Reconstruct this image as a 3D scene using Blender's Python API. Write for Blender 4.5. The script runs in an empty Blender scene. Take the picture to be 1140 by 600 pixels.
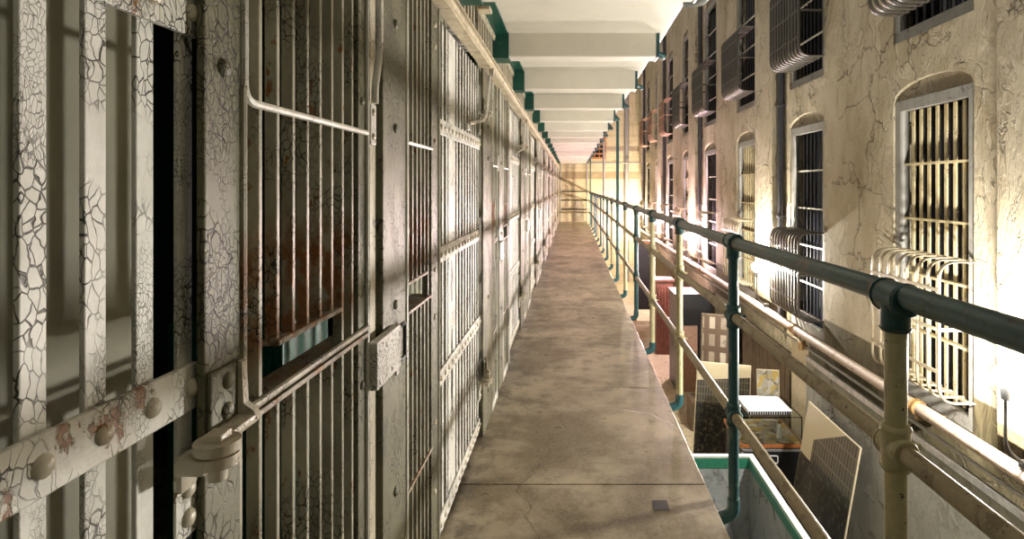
import bpy, bmesh, math, random
from mathutils import Vector, Matrix
random.seed(7)
S = bpy.context.scene
COL = S.collection
PI = math.pi

# ------------------------------------------------------------------ camera
F = 650.0                       # focal length in pixels of a 1140 px wide frame
cam_d = bpy.data.cameras.new('camera'); cam = bpy.data.objects.new('camera', cam_d); COL.objects.link(cam)
cam_d.sensor_width = 36; cam_d.lens = 36 * F / 1140
cam_d.shift_x = -(636 - 570) / 1140; cam_d.shift_y = -(300 - 207) / 1140
cam_d.clip_start = .02
cam.location = (0, 0, 1.4); cam.rotation_euler = (PI/2, 0, 0)
S.camera = cam

# ------------------------------------------------------------------ light set-up
W = bpy.data.worlds.new('world'); S.world = W; W.use_nodes = True
W.node_tree.nodes['Background'].inputs[0].default_value = (1.0, .93, .80, 1)
W.node_tree.nodes['Background'].inputs[1].default_value = 0.28
LAMP_Y = [3.2, 7.5, 12.1, 16.8, 21.4]
LAMP_X, LAMP_Z = 2.38, .36
LAMP_COL = [(1, .95, .86), (1, .93, .83), (1, .70, .76), (1, .72, .74), (1, .86, .62)]
LAMP_POW = [1700, 2100, 2700, 3200, 2300]
S.view_settings.view_transform = 'Standard'; S.view_settings.look = 'None'
S.view_settings.gamma = 1; S.view_settings.use_curve_mapping = False
S.view_settings.exposure = 0.62

# ------------------------------------------------------------------ helpers
def link(o):
    COL.objects.link(o); return o

def obj(name, bm, mat, parent=None, smooth=False, loc=None):
    me = bpy.data.meshes.new(name)
    bmesh.ops.recalc_face_normals(bm, faces=bm.faces[:])
    bm.to_mesh(me); bm.free()
    if smooth:
        for p in me.polygons: p.use_smooth = True
        try: me.set_sharp_from_angle(angle=math.radians(38))
        except Exception: pass
    me.materials.append(mat)
    o = link(bpy.data.objects.new(name, me))
    if parent is not None: o.parent = parent
    if loc: o.location = loc
    return o

def tag(o, label, cat, group=None):
    o['label'] = label; o['category'] = cat
    if group: o['group'] = group
    return o

def thing(name, label, cat, loc=(0, 0, 0), group=None, rz=0):
    o = link(bpy.data.objects.new(name, None)); o.location = loc; o.rotation_euler = (0, 0, rz)
    o.empty_display_size = .1
    return tag(o, label, cat, group)

def struct(o):
    o['kind'] = 'structure'; return o

def copy_tree(o, parent=None):
    c = o.copy(); COL.objects.link(c); c.parent = parent
    for ch in list(o.children): copy_tree(ch, c)
    return c

def BM(): return bmesh.new()

def box(bm, x0, x1, y0, y1, z0, z1, bev=0.0):
    b = bmesh.new()
    bmesh.ops.create_cube(b, size=1)
    for v in b.verts:
        v.co = Vector(((x0+x1)/2 + v.co.x*(x1-x0), (y0+y1)/2 + v.co.y*(y1-y0), (z0+z1)/2 + v.co.z*(z1-z0)))
    if bev > 0:
        bmesh.ops.bevel(b, geom=b.edges[:], offset=bev, segments=2, affect='EDGES', profile=.5)
    merge(bm, b); return bm

def merge(bm, b):
    me = bpy.data.meshes.new('tmp'); b.to_mesh(me); b.free(); bm.from_mesh(me); bpy.data.meshes.remove(me)

def prism(bm, pts, axis, a0, a1):
    """extrude a closed 2-D outline along an axis; pts are the two other coordinates in xyz order"""
    def P(p, a):
        if axis == 'x': return (a, p[0], p[1])
        if axis == 'y': return (p[0], a, p[1])
        return (p[0], p[1], a)
    A = [bm.verts.new(P(p, a0)) for p in pts]; B = [bm.verts.new(P(p, a1)) for p in pts]
    n = len(pts)
    for i in range(n): bm.faces.new((A[i], A[(i+1) % n], B[(i+1) % n], B[i]))
    bm.faces.new(A); bm.faces.new(list(reversed(B))); return bm

def fillet(pts, r, n=5):
    out = [Vector(pts[0])]
    for i in range(1, len(pts)-1):
        p = Vector(pts[i]); a = Vector(pts[i-1]) - p; b = Vector(pts[i+1]) - p
        k = min(r, a.length*.49, b.length*.49)
        p0 = p + a.normalized()*k; p1 = p + b.normalized()*k
        for j in range(n+1):
            t = j/n; out.append(p0*(1-t)**2 + p*2*t*(1-t) + p1*t*t)
    out.append(Vector(pts[-1])); return out

def tube(bm, pts, r, seg=8, sy=1.0, up=None):
    pts = [Vector(p) for p in pts]; rings = []
    prevn = None
    for i, p in enumerate(pts):
        d = (pts[min(i+1, len(pts)-1)] - pts[max(i-1, 0)]).normalized()
        if prevn is None:
            ref = Vector(up) if up else (Vector((0, 0, 1)) if abs(d.z) < .9 else Vector((1, 0, 0)))
            n = (ref - d*ref.dot(d)).normalized()
        else:
            n = (prevn - d*prevn.dot(d)).normalized()
        prevn = n; b = d.cross(n)
        rr = r[i] if isinstance(r, (list, tuple)) else r
        rings.append([bm.verts.new(p + n*math.cos(2*PI*k/seg)*rr + b*math.sin(2*PI*k/seg)*rr*sy) for k in range(seg)])
    for a, c in zip(rings, rings[1:]):
        for k in range(seg): bm.faces.new((a[k], a[(k+1) % seg], c[(k+1) % seg], c[k]))
    bm.faces.new(list(reversed(rings[0]))); bm.faces.new(rings[-1]); return bm

def dome(bm, c, r, axis='x', s=1, flat=.55, seg=12, rows=4):
    """round rivet head standing on a plane"""
    rings = []
    for j in range(rows):
        a = (PI/2)*j/rows; R = r*math.cos(a); h = r*flat*math.sin(a); ring = []
        for k in range(seg):
            u = math.cos(2*PI*k/seg)*R; v = math.sin(2*PI*k/seg)*R
            q = {'x': (s*h, u, v), 'y': (u, s*h, v), 'z': (u, v, s*h)}[axis]
            ring.append(bm.verts.new(Vector(c)+Vector(q)))
        rings.append(ring)
    top = bm.verts.new(Vector(c)+Vector({'x': (s*r*flat, 0, 0), 'y': (0, s*r*flat, 0), 'z': (0, 0, s*r*flat)}[axis]))
    for a, b in zip(rings, rings[1:]):
        for k in range(seg): bm.faces.new((a[k], a[(k+1) % seg], b[(k+1) % seg], b[k]))
    for k in range(seg): bm.faces.new((rings[-1][k], rings[-1][(k+1) % seg], top))
    return bm

def sphere(bm, c, r, seg=20, sz=1):
    b = bmesh.new(); bmesh.ops.create_uvsphere(b, u_segments=seg, v_segments=seg//2, radius=r)
    for v in b.verts: v.co = Vector((v.co.x, v.co.y, v.co.z*sz)) + Vector(c)
    merge(bm, b); return bm

def holed(outer, holes, a0, a1, axis):
    """flat panel with holes: outlines in the two other coordinates, thickness a0..a1"""
    cu = bpy.data.curves.new('t', 'CURVE'); cu.dimensions = '2D'; cu.fill_mode = 'BOTH'; cu.extrude = abs(a1-a0)/2
    for loop in [outer]+holes:
        sp = cu.splines.new('POLY'); sp.points.add(len(loop)-1); sp.use_cyclic_u = True
        for q, p in zip(sp.points, loop): q.co = (p[0], p[1], 0, 1)
    o = link(bpy.data.objects.new('t', cu)); bpy.context.view_layer.update()
    me = bpy.data.meshes.new_from_object(o.evaluated_get(bpy.context.evaluated_depsgraph_get()))
    bpy.data.objects.remove(o); bpy.data.curves.remove(cu)
    bm = bmesh.new(); bm.from_mesh(me); bpy.data.meshes.remove(me)
    bmesh.ops.remove_doubles(bm, verts=bm.verts[:], dist=1e-5)
    m = (a0+a1)/2
    for v in bm.verts:
        u, w, t = v.co
        v.co = (m+t, u, w) if axis == 'x' else (u, m+t, w)
    return bm

# ------------------------------------------------------------------ materials
class NT:
    def __init__(s, name):
        s.m = bpy.data.materials.new(name); s.m.use_nodes = True; s.t = s.m.node_tree
        s.b = s.t.nodes['Principled BSDF']
        s.pos = s.t.nodes.new('ShaderNodeNewGeometry').outputs['Position']
    def n(s, typ, **kw):
        nd = s.t.nodes.new(typ)
        for k, v in kw.items():
            if k == 'ins':
                for a, b in v.items():
                    if hasattr(b, 'is_output') or isinstance(b, bpy.types.NodeSocket): s.t.links.new(b, nd.inputs[a])
                    else: nd.inputs[a].default_value = b
            else: setattr(nd, k, v)
        return nd
    def link(s, a, b): s.t.links.new(a, b)
    def mapped(s, sc, src=None):
        return s.n('ShaderNodeMapping', ins={'Vector': src or s.pos, 'Scale': sc}).outputs[0]
    def noise(s, vec, scale, detail=4, rough=.55, dist=0):
        return s.n('ShaderNodeTexNoise', ins={'Vector': vec, 'Scale': scale, 'Detail': detail, 'Roughness': rough, 'Distortion': dist}).outputs[0]
    def ramp(s, f, a, b, va=0, vb=1):
        return s.n('ShaderNodeMapRange', ins={'Value': f, 'From Min': a, 'From Max': b, 'To Min': va, 'To Max': vb}).outputs[0]
    def math(s, op, a, b=0):
        return s.n('ShaderNodeMath', operation=op, ins={0: a, 1: b}).outputs[0]
    def mix(s, f, a, b):
        nd = s.t.nodes.new('ShaderNodeMix'); nd.data_type = 'RGBA'
        for i, v in ((0, f), (6, a), (7, b)):
            if isinstance(v, bpy.types.NodeSocket): s.t.links.new(v, nd.inputs[i])
            else: nd.inputs[i].default_value = v if i == 0 else (*v, 1)
        return nd.outputs[2]
    def out(s, col, rough=.6, bump=None, bs=.3, bd=.01, metal=0):
        if isinstance(col, bpy.types.NodeSocket): s.link(col, s.b.inputs['Base Color'])
        else: s.b.inputs['Base Color'].default_value = (*col, 1)
        if isinstance(rough, bpy.types.NodeSocket): s.link(rough, s.b.inputs['Roughness'])
        else: s.b.inputs['Roughness'].default_value = rough
        s.b.inputs['Metallic'].default_value = metal
        if bump is not None:
            nb = s.n('ShaderNodeBump', ins={'Height': bump, 'Strength': bs, 'Distance': bd})
            s.link(nb.outputs[0], s.b.inputs['Normal'])
        return s.m

def cracked(name, base, dirt, crack_scale=28, crack_w=.035, cover=.5, rust=.3, rust_band=None, rough=.5, stretch=.55, dirt_amt=.75):
    t = NT(name)
    warp = t.noise(t.pos, 14, 3)
    wv = t.n('ShaderNodeVectorMath', operation='SCALE', ins={0: t.n('ShaderNodeTexNoise', ins={'Vector': t.pos, 'Scale': 18.0, 'Detail': 3.0}).outputs[1], 'Scale': .035}).outputs[0]
    pv = t.n('ShaderNodeVectorMath', operation='ADD', ins={0: t.pos, 1: wv}).outputs[0]
    mp = t.mapped((1, 1, stretch), pv)
    vo = t.n('ShaderNodeTexVoronoi', feature='DISTANCE_TO_EDGE', ins={'Vector': mp, 'Scale': crack_scale}).outputs['Distance']
    vo2 = t.n('ShaderNodeTexVoronoi', feature='DISTANCE_TO_EDGE', ins={'Vector': mp, 'Scale': crack_scale*2.3}).outputs['Distance']
    mk = t.ramp(t.noise(t.pos, 6, 3), .62-.35*cover, .72-.35*cover)
    mk2 = t.ramp(t.noise(t.mapped((1, 1, .6)), 9, 2), .55, .62)
    c1 = t.math('MULTIPLY', t.ramp(vo, crack_w, crack_w*.35), mk)
    c2 = t.math('MULTIPLY', t.ramp(vo2, crack_w*1.1, crack_w*.3), t.math('MULTIPLY', mk2, .75))
    cr = t.math('MAXIMUM', c1, c2)
    dn = t.ramp(t.noise(t.mapped((1, 1, .35)), 11, 6, .65), .42, .72, 0, dirt_amt)
    col = t.mix(dn, base, dirt)
    fine = t.ramp(t.noise(t.pos, 90, 2), .3, .7, 0, .25)
    col = t.mix(fine, col, tuple(c*.7 for c in base))
    rn = t.noise(t.mapped((1, 1, .6)), 24, 5, .7)
    hi = .74 - .22*rust
    rf = t.ramp(rn, hi, hi+.05)
    if rust_band:
        zz = t.n('ShaderNodeSeparateXYZ', ins={0: t.pos}).outputs[2]
        band = None
        for (z0, z1) in rust_band:
            m_ = (z0+z1)/2; h_ = (z1-z0)/2
            b_ = t.ramp(t.math('ABSOLUTE', t.math('SUBTRACT', zz, m_)), h_, h_*.4)
            band = b_ if band is None else t.math('MAXIMUM', band, b_)
        rf = t.math('MAXIMUM', rf, t.math('MULTIPLY', band, t.ramp(rn, .40, .52)))
    rc = t.mix(t.noise(t.pos, 60, 3), (.10, .035, .012), (.38, .17, .05))
    col = t.mix(rf, col, rc)
    col = t.mix(t.math('MULTIPLY', cr, .93), col, (.018, .014, .009))
    h = t.math('SUBTRACT', t.math('MULTIPLY', t.noise(t.pos, 45, 4), .35), t.math('MAXIMUM', cr, t.math('MULTIPLY', rf, .35)))
    return t.out(col, rough, h, .75, .004)

def plain(name, col, rough=.6, metal=0, nz=.15, sc=20, bs=.2):
    t = NT(name); n = t.noise(t.pos, sc, 5, .6)
    return t.out(t.mix(t.ramp(n, .35, .7, 0, 1), col, tuple(c*(1-nz*2.5) for c in col)), rough, n, bs, .004, metal)

def pipe_mat(name, col, under, wear=.35, rough=.42):
    t = NT(name)
    n1 = t.noise(t.mapped((1, .7, .5)), 22, 6, .7); n2 = t.noise(t.pos, 70, 3)
    f = t.ramp(n1, .66-.2*wear, .70-.2*wear)
    c = t.mix(t.ramp(n2, .3, .7, 0, .5), col, tuple(v*.62 for v in col))
    c = t.mix(f, c, under)
    sp = t.ramp(t.noise(t.pos, 48, 3, .6), .66, .70)
    c = t.mix(sp, c, (.03, .02, .012))
    return t.out(c, rough, t.math('ADD', t.math('MULTIPLY', n1, .5), t.math('MULTIPLY', f, -.4)), .5, .004)

M = {}
M['white_steel'] = cracked('white cracked paint', (.78, .77, .72), (.36, .34, .26), 88, .06, .42, .2)
M['strap'] = cracked('white strap paint', (.74, .73, .67), (.40, .36, .27), 88, .055, .5, .62, rough=.4)
M['olive'] = cracked('olive grey cracked paint', (.14, .134, .075), (.07, .066, .037), 60, .055, .55, .15, rough=.52)
M['olive_dark'] = cracked('dark olive cracked paint', (.15, .143, .085), (.07, .065, .036), 60, .055, .6, .25, rough=.5)
M['bar'] = cracked('door bar paint', (.43, .41, .32), (.13, .11, .06), 90, .06, .4, .62, rust_band=[(1.08, 1.36)], rough=.42)
M['ledge'] = cracked('rusty ledge paint', (.30, .25, .19), (.12, .08, .05), 40, .04, .3, .9)
M['frame_line'] = cracked('door frame paint', (.68, .66, .60), (.40, .35, .26), 60, .03, .2, .42, rough=.4)
M['lock'] = cracked('lock case paint', (.72, .70, .66), (.40, .36, .30), 95, .05, .5, .5, rough=.38)
M['track'] = cracked('cream track paint', (.62, .54, .38), (.30, .21, .12), 34, .04, .3, .45)
M['cream_bar'] = cracked('cream grille paint', (.55, .50, .38), (.28, .23, .15), 50, .04, .3, .25)
M['rivet'] = cracked('rivet paint', (.60, .55, .44), (.30, .20, .10), 60, .03, .2, .6, rough=.35)
M['backing'] = plain('cell front sheet', (.31, .30, .22), .65, 0, .12, 6)
M['cell_green'] = plain('cell green paint', (.03, .10, .075), .5, 0, .12, 8)
M['dark'] = plain('black steel', (.012, .012, .012), .5)
M['green'] = pipe_mat('green beam paint', (.006, .075, .052), (.10, .22, .16), .12, .4)
M['teal'] = pipe_mat('teal pipe paint', (.022, .088, .10), (.09, .13, .12), .35, .35)
M['teal_rail'] = pipe_mat('worn teal rail paint', (.02, .075, .078), (.085, .07, .045), .55, .34)
M['cream_pipe'] = pipe_mat('cream pipe paint', (.52, .46, .27), (.34, .28, .15), .35, .4)
M['tan_rail'] = pipe_mat('tan rail paint', (.36, .29, .17), (.20, .15, .08), .6, .4)
M['heat_pipe'] = pipe_mat('pinkish lagging', (.50, .39, .31), (.30, .21, .14), .5, .6)
M['grey_pipe'] = pipe_mat('grey pipe paint', (.34, .33, .31), (.2, .19, .16), .2, .45)

def mk_concrete():
    t = NT('walkway concrete')
    big = t.noise(t.pos, 1.7, 6, .62, .4); med = t.noise(t.pos, 7, 6, .7); fin = t.noise(t.pos, 60, 3)
    c = t.mix(t.ramp(big, .40, .60), (.16, .12, .065), (.45, .375, .27))
    c = t.mix(t.ramp(med, .48, .66, 0, .75), c, (.11, .08, .045))
    c = t.mix(t.ramp(fin, .4, .75, 0, .3), c, (.50, .44, .34))
    # darker patchy strip along the cell fronts
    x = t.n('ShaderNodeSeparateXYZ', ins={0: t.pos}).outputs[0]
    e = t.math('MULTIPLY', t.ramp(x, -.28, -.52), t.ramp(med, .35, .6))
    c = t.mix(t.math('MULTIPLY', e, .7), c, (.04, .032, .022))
    # wandering hairline cracks
    wv = t.n('ShaderNodeVectorMath', operation='SCALE', ins={0: t.n('ShaderNodeTexNoise', ins={'Vector': t.pos, 'Scale': 2.5, 'Detail': 5.0}).outputs[1], 'Scale': .5}).outputs[0]
    pv = t.n('ShaderNodeVectorMath', operation='ADD', ins={0: t.pos, 1: wv}).outputs[0]
    vo = t.n('ShaderNodeTexVoronoi', feature='DISTANCE_TO_EDGE', ins={'Vector': pv, 'Scale': .75}).outputs['Distance']
    cr = t.ramp(vo, .006, .002)
    c = t.mix(t.math('MULTIPLY', cr, .4), c, (.05, .04, .025))
    r = t.ramp(med, .3, .7, .24, .46)
    return t.out(c, r, t.math('SUBTRACT', t.math('ADD', t.math('MULTIPLY', med, .5), t.math('MULTIPLY', fin, .15)), t.math('MULTIPLY', cr, .25)), .35, .006)
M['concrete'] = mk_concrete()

def mk_plaster(name, base, stain, dark, low=None):
    t = NT(name)
    a = t.noise(t.mapped((1, 1, .55)), 1.6, 7, .65, .6); b = t.noise(t.mapped((1, 1, .5)), 6, 7, .7, .4); f = t.noise(t.pos, 40, 3)
    c = t.mix(t.ramp(a, .38, .62), base, stain)
    c = t.mix(t.ramp(b, .56, .70, 0, .75), c, dark)
    c = t.mix(t.ramp(f, .55, .75, 0, .35), c, tuple(v*.5 for v in dark))
    # flaked patches with hard edges
    fl = t.ramp(t.noise(t.mapped((1, 1, .7)), 2.7, 6, .62, 1.2), .585, .60)
    c = t.mix(t.math('MULTIPLY', fl, .55), c, tuple(min(1, v*1.12) for v in base))
    wv = t.n('ShaderNodeVectorMath', operation='SCALE', ins={0: t.n('ShaderNodeTexNoise', ins={'Vector': t.pos, 'Scale': 3.5, 'Detail': 5.0}).outputs[1], 'Scale': .45}).outputs[0]
    pv = t.n('ShaderNodeVectorMath', operation='ADD', ins={0: t.pos, 1: wv}).outputs[0]
    vo = t.n('ShaderNodeTexVoronoi', feature='DISTANCE_TO_EDGE', ins={'Vector': pv, 'Scale': 1.3}).outputs['Distance']
    cr = t.math('MULTIPLY', t.ramp(vo, .012, .004), t.ramp(a, .45, .55))
    c = t.mix(t.math('MULTIPLY', cr, .5), c, (.09, .065, .035))
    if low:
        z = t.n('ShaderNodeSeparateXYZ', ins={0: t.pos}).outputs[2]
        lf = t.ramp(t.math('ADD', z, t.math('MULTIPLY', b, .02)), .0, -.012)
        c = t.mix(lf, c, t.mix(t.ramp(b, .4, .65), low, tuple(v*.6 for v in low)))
    h = t.math('ADD', t.math('MULTIPLY', a, 1.0), t.math('ADD', t.math('MULTIPLY', b, .6), t.math('MULTIPLY', fl, .35)))
    h = t.math('SUBTRACT', h, t.math('MULTIPLY', cr, .5))
    return t.out(c, .8, h, 1.0, .05)
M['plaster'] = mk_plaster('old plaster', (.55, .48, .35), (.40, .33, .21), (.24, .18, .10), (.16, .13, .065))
M['plaster_plain'] = mk_plaster('old plaster cream', (.56, .51, .41), (.43, .37, .27), (.27, .21, .13))
M['infill'] = mk_plaster('arch infill plaster', (.36, .32, .24), (.27, .22, .15), (.16, .12, .07))

def mk_end():
    t = NT('end wall painted brick')
    mp = t.n('ShaderNodeMapping', ins={'Vector': t.pos, 'Rotation': (PI/2, 0, 0)}).outputs[0]
    br = t.n('ShaderNodeTexBrick', ins={'Vector': mp, 'Scale': 1.0, 'Brick Width': 2.4, 'Row Height': .42, 'Mortar Size': .012,
             'Color1': (.62, .54, .36, 1), 'Color2': (.58, .50, .33, 1), 'Mortar': (.46, .38, .23, 1)})
    n = t.noise(t.pos, 3, 6, .7)
    c = t.mix(t.ramp(n, .5, .7, 0, .55), br.outputs[0], (.34, .25, .13))
    z = t.n('ShaderNodeSeparateXYZ', ins={0: t.pos}).outputs[2]
    band = t.ramp(t.math('ABSOLUTE', t.math('SUBTRACT', z, 1.82)), .15, .13)
    c = t.mix(t.math('MULTIPLY', band, t.ramp(n, .35, .5, .55, .9)), c, (.30, .23, .13))
    return t.out(c, .75, t.math('MULTIPLY', br.outputs[1], -1), .5, .01)
M['end'] = mk_end()

def mk_ceiling(name, base, spot):
    t = NT(name); n = t.noise(t.pos, 3, 6, .65); f = t.noise(t.pos, 22, 5, .7)
    c = t.mix(t.ramp(n, .4, .7, 0, .5), base, tuple(v*.82 for v in base))
    c = t.mix(t.ramp(f, .66, .72, 0, spot), c, (.30, .19, .08))
    return t.out(c, .6, f, .25, .008)
M['ceiling'] = mk_ceiling('white ceiling paint', (.66, .63, .55), .5)
M['lower_floor'] = mk_plaster('lower floor concrete', (.56, .49, .34), (.46, .39, .26), (.30, .24, .15))
M['win_frame'] = cracked('grey window frame paint', (.34, .33, .30), (.22, .20, .17), 26, .03, .3, .2)
M['muntin'] = plain('cream muntin', (.60, .56, .46), .5, 0, .1)
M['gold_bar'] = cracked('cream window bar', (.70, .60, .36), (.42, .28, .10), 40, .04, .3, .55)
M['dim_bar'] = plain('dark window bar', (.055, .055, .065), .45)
M['glass'] = plain('night window glass', (.008, .009, .013), .12, 0, .1, 3, .02)
M['cage_light'] = cracked('cream cage paint', (.52, .45, .32), (.30, .21, .10), 50, .04, .2, .45, rough=.4)
M['cage_dark'] = cracked('dark cage paint', (.07, .06, .045), (.03, .025, .02), 40, .04, .2, .5, rough=.4)
M['cage_orange_lit'] = cracked('orange-lit cage paint', (.46, .27, .18), (.30, .15, .08), 40, .04, .2, .7, rough=.5)  # orange light on the far upper cages put into the paint, plus rust
M['black'] = plain('black vinyl', (.01, .01, .012), .4)
M['orange_edge'] = plain('orange wood edging', (.50, .17, .04), .45)
M['alu'] = plain('aluminium trim', (.55, .55, .55), .35, .7)
M['paper'] = plain('white paper', (.80, .80, .84), .6, 0, .04)
M['wood'] = plain('brown boards', (.15, .11, .065), .6, 0, .25, 9)
M['redwood'] = plain('red brown wood', (.17, .065, .04), .5, 0, .2, 12)
M['orange_wood'] = plain('orange painted wood', (.52, .22, .07), .55, 0, .2, 12)
M['grey_panel'] = mk_plaster('grey painted sheet', (.30, .295, .25), (.24, .235, .19), (.17, .16, .12))
M['cream_board'] = plain('cream board', (.58, .50, .34), .6, 0, .08)
M['bin_in'] = mk_plaster('grey bin sheet', (.42, .43, .43), (.33, .34, .33), (.16, .17, .15))
M['bin_green'] = pipe_mat('green rim paint', (.03, .21, .13), (.15, .32, .22), .15, .4)
M['bin_white'] = plain('white rim paint', (.72, .76, .68), .5, 0, .06)
M['navy'] = plain('navy cloth', (.016, .022, .045), .8)
M['copper'] = plain('brass fitting', (.42, .25, .10), .4, .3)

def mk_glassbox():
    m = bpy.data.materials.new('clear acrylic'); m.use_nodes = True; b = m.node_tree.nodes['Principled BSDF']
    b.inputs['Transmission Weight'].default_value = 1; b.inputs['Roughness'].default_value = .02; b.inputs['IOR'].default_value = 1.1
    b.inputs['Base Color'].default_value = (.95, .97, .95, 1); return m
M['acrylic'] = mk_glassbox()

def mk_photo(name, horizon, cells, left=-9, sl=.12):
    """a sepia print: pale sky above, a long colonnaded building and a dark crowd below (object coordinates, metres)"""
    t = NT(name); oc = t.n('ShaderNodeTexCoord').outputs['Object']
    s = t.n('ShaderNodeSeparateXYZ', ins={0: oc}); y, z = s.outputs[0], s.outputs[2]
    mp = t.n('ShaderNodeMapping', ins={'Vector': oc, 'Rotation': (PI/2, 0, 0)}).outputs[0]
    br = t.n('ShaderNodeTexBrick', offset=0, ins={'Vector': mp, 'Scale': 1.0, 'Brick Width': cells, 'Row Height': cells*2.6, 'Mortar Size': cells*.16,
             'Color1': (.02, .018, .014, 1), 'Color2': (.05, .044, .032, 1), 'Mortar': (.14, .12, .08, 1)}).outputs[0]
    crowd = t.mix(t.ramp(t.noise(oc, 18, 6, .75), .52, .72), (.010, .009, .007), (.20, .17, .10))
    c = t.mix(t.ramp(z, horizon-.30, horizon-.32), br, crowd)
    sky = t.math('MAXIMUM', t.ramp(t.math('ADD', z, t.math('MULTIPLY', y, -sl)), horizon, horizon+.004), t.math('MULTIPLY', t.ramp(y, left+.004, left), t.ramp(z, horizon-.35, horizon-.346)))
    c = t.mix(sky, c, (.50, .43, .28))
    return t.out(c, .35)
M['photo_big'] = mk_photo('sepia print of a long building', 1.40, .05, -.28, .5)
M['photo_mid'] = mk_photo('sepia print of a street', 1.12, .035)

def mk_facade():
    t = NT('brown print of a facade'); oc = t.n('ShaderNodeTexCoord').outputs['Object']
    mp = t.n('ShaderNodeMapping', ins={'Vector': oc, 'Rotation': (PI/2, 0, 0)}).outputs[0]
    br = t.n('ShaderNodeTexBrick', offset=0, ins={'Vector': mp, 'Scale': 1.0, 'Brick Width': .17, 'Row Height': .26, 'Mortar Size': .045,
             'Color1': (.55, .50, .40, 1), 'Color2': (.20, .16, .12, 1), 'Mortar': (.09, .06, .04, 1)}).outputs[0]
    return t.out(t.mix(t.ramp(t.noise(oc, 14, 5), .5, .7, 0, .5), br, (.05, .04, .03)), .4)
M['facade'] = mk_facade()

def mk_collage():
    t = NT('display papers'); oc = t.n('ShaderNodeTexCoord').outputs['Object']
    v = t.n('ShaderNodeTexVoronoi', ins={'Vector': oc, 'Scale': 14.0})
    g = t.n('ShaderNodeSeparateColor', ins={0: v.outputs[1]}).outputs[0]
    c = t.mix(g, (.55, .52, .42), (.12, .10, .07))
    c = t.mix(t.ramp(t.noise(oc, 9, 4), .52, .56), c, (.45, .32, .06)); return t.out(c, .5)
M['collage'] = mk_collage()

# ------------------------------------------------------------------ setting
D = 2.70; YE = 22.75; ZL = -2.30; XR = .631; XC = -.49; XG = -.515; Y0 = -2.2
JOINT = [2.74+1.31*n for n in range(-3, 16)]
bm = BM()
ys = [Y0]+JOINT+[YE]
for a, b in zip(ys, ys[1:]):
    box(bm, -2.7, XR, a+.003, b-.003, -.16, 0, .004)
box(bm, -2.7, XR-.01, Y0, YE, -.17, -.01)
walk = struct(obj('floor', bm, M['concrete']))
bm = BM(); box(bm, .36, .425, 2.52, 2.60, .0, .0015)
obj('patch', bm, M['black'], walk)['label'] = 'small dark square patch stuck on the concrete'
bm = BM(); box(bm, XR-.9, D+.2, Y0, YE, ZL-.1, ZL)
for k in range(0, 8): pass
struct(obj('floor_lower', bm, M['lower_floor']))
bm = BM(); box(bm, -2.75, XR, Y0, YE, 2.43, 2.60)
ceil = struct(obj('ceiling', bm, M['ceiling']))
bm = BM(); box(bm, -2.8, -2.7, Y0, YE, -.2, 2.6)
struct(obj('wall_left', bm, M['cell_green']))
bm = BM(); box(bm, XR-.9, XR-.8, Y0, YE, ZL, -.17)
struct(obj('wall_below_walkway', bm, M['plaster_plain']))
bm = BM(); box(bm, -2.8, D+.3, YE, YE+.15, ZL, 7.8)
wend = struct(obj('wall_end', bm, M['end']))
# round-headed darker panel standing in for a shadow low on the end wall
bm = BM(); pts = [(.08, .02), (.50, .02), (.50, .62)] + [(.29+.21*math.cos(a*PI/10), .62+.26*math.sin(a*PI/10)) for a in range(1, 10)] + [(.08, .62)]
prism(bm, pts, 'y', YE-.02, YE); struct(obj('shadow_panel', bm, M['infill']))

bm = BM(); box(bm, -2.8, D+.3, Y0-.2, Y0-.02, ZL, 2.6); struct(obj('wall_light_block', bm, M['cell_green']))  # unseen dark wall added to block ambient light and bounce from behind
# right wall with arched window openings
WIN_Y = [4.405+2.317*k for k in range(8)]
WIN_LO = (-.27, 2.10); WIN_HI = (2.58, 4.95)
def hole(yc, z0, z1, w=.49, rise=.14):
    pts = [(yc-w, z0), (yc+w, z0), (yc+w, z1)]
    for k in range(1, 10):
        a = PI*k/10; pts.append((yc+w*math.cos(a), z1+rise*math.sin(a)))
    pts.append((yc-w, z1)); return pts
holes = []
for yc in WIN_Y: holes.append(hole(yc, *WIN_LO)); holes.append(hole(yc, *WIN_HI))
bm = holed([(Y0, ZL), (YE+.1, ZL), (YE+.1, 7.8), (Y0, 7.8)], holes, D, D+.22, 'x')
PIL = [2.82+4.634*k for k in range(5)]
for y in PIL: box(bm, D-.14, D+.01, y, y+.70, -.10, 7.8, .012)
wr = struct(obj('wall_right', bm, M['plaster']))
bm = BM(); box(bm, D+.22, D+.30, Y0, YE+.1, ZL, 7.8); struct(obj('wall_outer', bm, M['dark']))

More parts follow.
